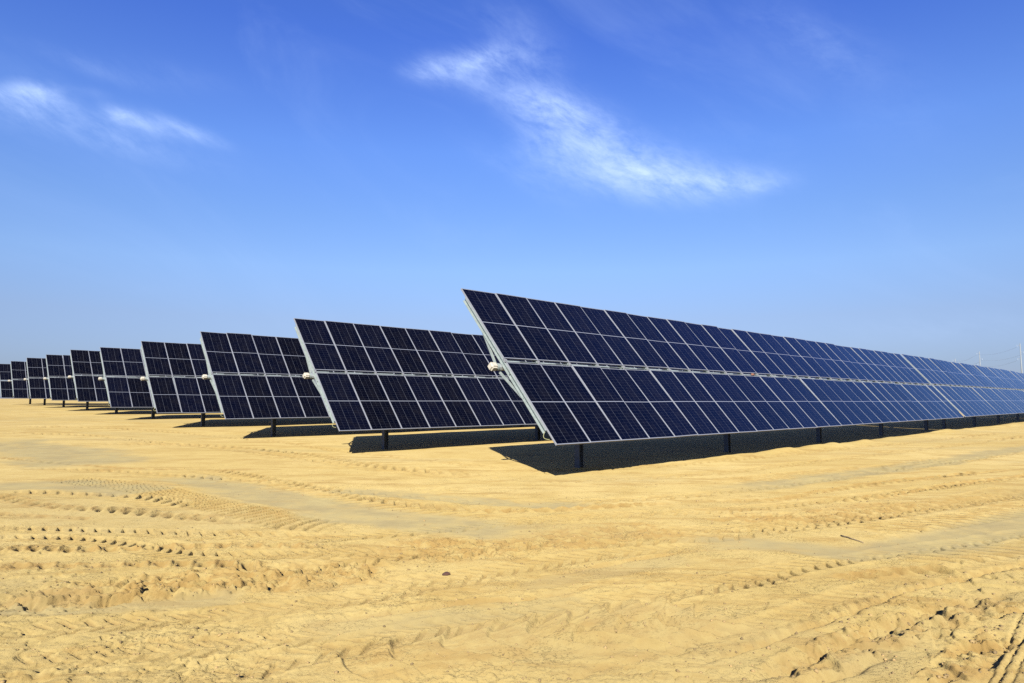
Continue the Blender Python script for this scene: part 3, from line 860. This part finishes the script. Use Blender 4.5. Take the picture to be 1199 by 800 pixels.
# tint the clear air towards the deep blue of the photograph, paler near the horizon
ramp = nt.nodes.new('ShaderNodeValToRGB')
nt.links.new(nb.m('DIVIDE', nb.m('MAXIMUM', el, 0.0), R(60)), ramp.inputs[0])
cr = ramp.color_ramp
for i, (p_, c_) in enumerate(SKY_TINT):
    e = cr.elements[i] if i < 2 else cr.elements.new(p_)
    e.position = p_; e.color = (*c_, 1)
col = nb.mix(1.0, sky.outputs[0], ramp.outputs[0], 'MULTIPLY')


def blob(a0, e0, ra, re, rot, soft=1.0):            # soft ellipse in the sky, by azimuth and elevation (degrees)
    a = nb.m('SUBTRACT', az, R(a0)); e = nb.m('SUBTRACT', el, R(e0))
    c_, s_ = math.cos(R(rot)), math.sin(R(rot))
    p_ = nb.m('DIVIDE', nb.m('ADD', nb.m('MULTIPLY', a, c_), nb.m('MULTIPLY', e, s_)), R(ra))
    q_ = nb.m('DIVIDE', nb.m('SUBTRACT', nb.m('MULTIPLY', e, c_), nb.m('MULTIPLY', a, s_)), R(re))
    d = nb.m('ADD', nb.m('MULTIPLY', p_, p_), nb.m('MULTIPLY', q_, q_))
    return nb.m('MULTIPLY', nb.m('EXPONENT', nb.m('MULTIPLY', d, -1.0)), soft)


acc = None
for bl in CLOUDS:
    g_ = blob(*bl)
    acc = g_ if acc is None else nb.m('ADD', acc, g_)
wv = nb.comb(nb.m('ADD', az, nb.m('MULTIPLY', el, .45)), nb.m('MULTIPLY', nb.m('ADD', el, nb.m('MULTIPLY', az, .25)), 1.7), 0.0)
wisp = nb.noise(wv, 12.0, 10, .66, .35)
puff = nb.noise(wv, 30.0, 10, .68, .35)
dens = nb.m('MULTIPLY', acc, nb.m('ADD', nb.ss(wisp, .30, .72, .30, 1.0), nb.m('MULTIPLY', nb.m('SUBTRACT', puff, .5), 1.5)), clamp=True)
veil = nb.m('MULTIPLY', nb.ss(nb.noise(wv, 3.2, 7, .6, .8), .48, .8), nb.ss(el, R(2), R(22), .05, .10))
dens = nb.m('MAXIMUM', dens, veil)
col = nb.mix(dens, col, CLOUD_COL)
nt.links.new(col, bg.inputs['Color'])
bg.inputs['Strength'].default_value = .05

sl = bpy.data.lights.new('sun', 'SUN'); sl.energy = SUN_E; sl.angle = R(.5); sl.color = (1.0, .95, .86)
so = bpy.data.objects.new('sun', sl); COL.objects.link(so)
from mathutils import Vector
Lv = Vector((math.sin(R(SUN_TRAVEL)) * math.cos(R(SUN_EL)), math.cos(R(SUN_TRAVEL)) * math.cos(R(SUN_EL)), -math.sin(R(SUN_EL))))
so.rotation_euler = Lv.to_track_quat('-Z', 'Y').to_euler()
so.location = (-5, -20, 30)

# ------------------------------------------------------------------ camera, output
cam = bpy.data.cameras.new('camera'); co = bpy.data.objects.new('camera', cam); COL.objects.link(co)
cam.sensor_width = 36; cam.lens = 795.1 / 1199 * 36
cam.clip_start = .05; cam.clip_end = 12000
co.location = (0, 0, 1.75); co.rotation_euler = (R(90 + 5.0), 0, 0)
SC.camera = co
vs_ = SC.view_settings
SC.display_settings.display_device = 'sRGB'
vs_.view_transform = 'Standard'; vs_.look = 'None'; vs_.gamma = 1; vs_.use_curve_mapping = False
vs_.exposure = EXPOSURE
SC.render.engine = 'CYCLES'
SC.cycles.max_bounces = 6; SC.cycles.diffuse_bounces = 3; SC.cycles.glossy_bounces = 4
SC.cycles.use_denoising = False
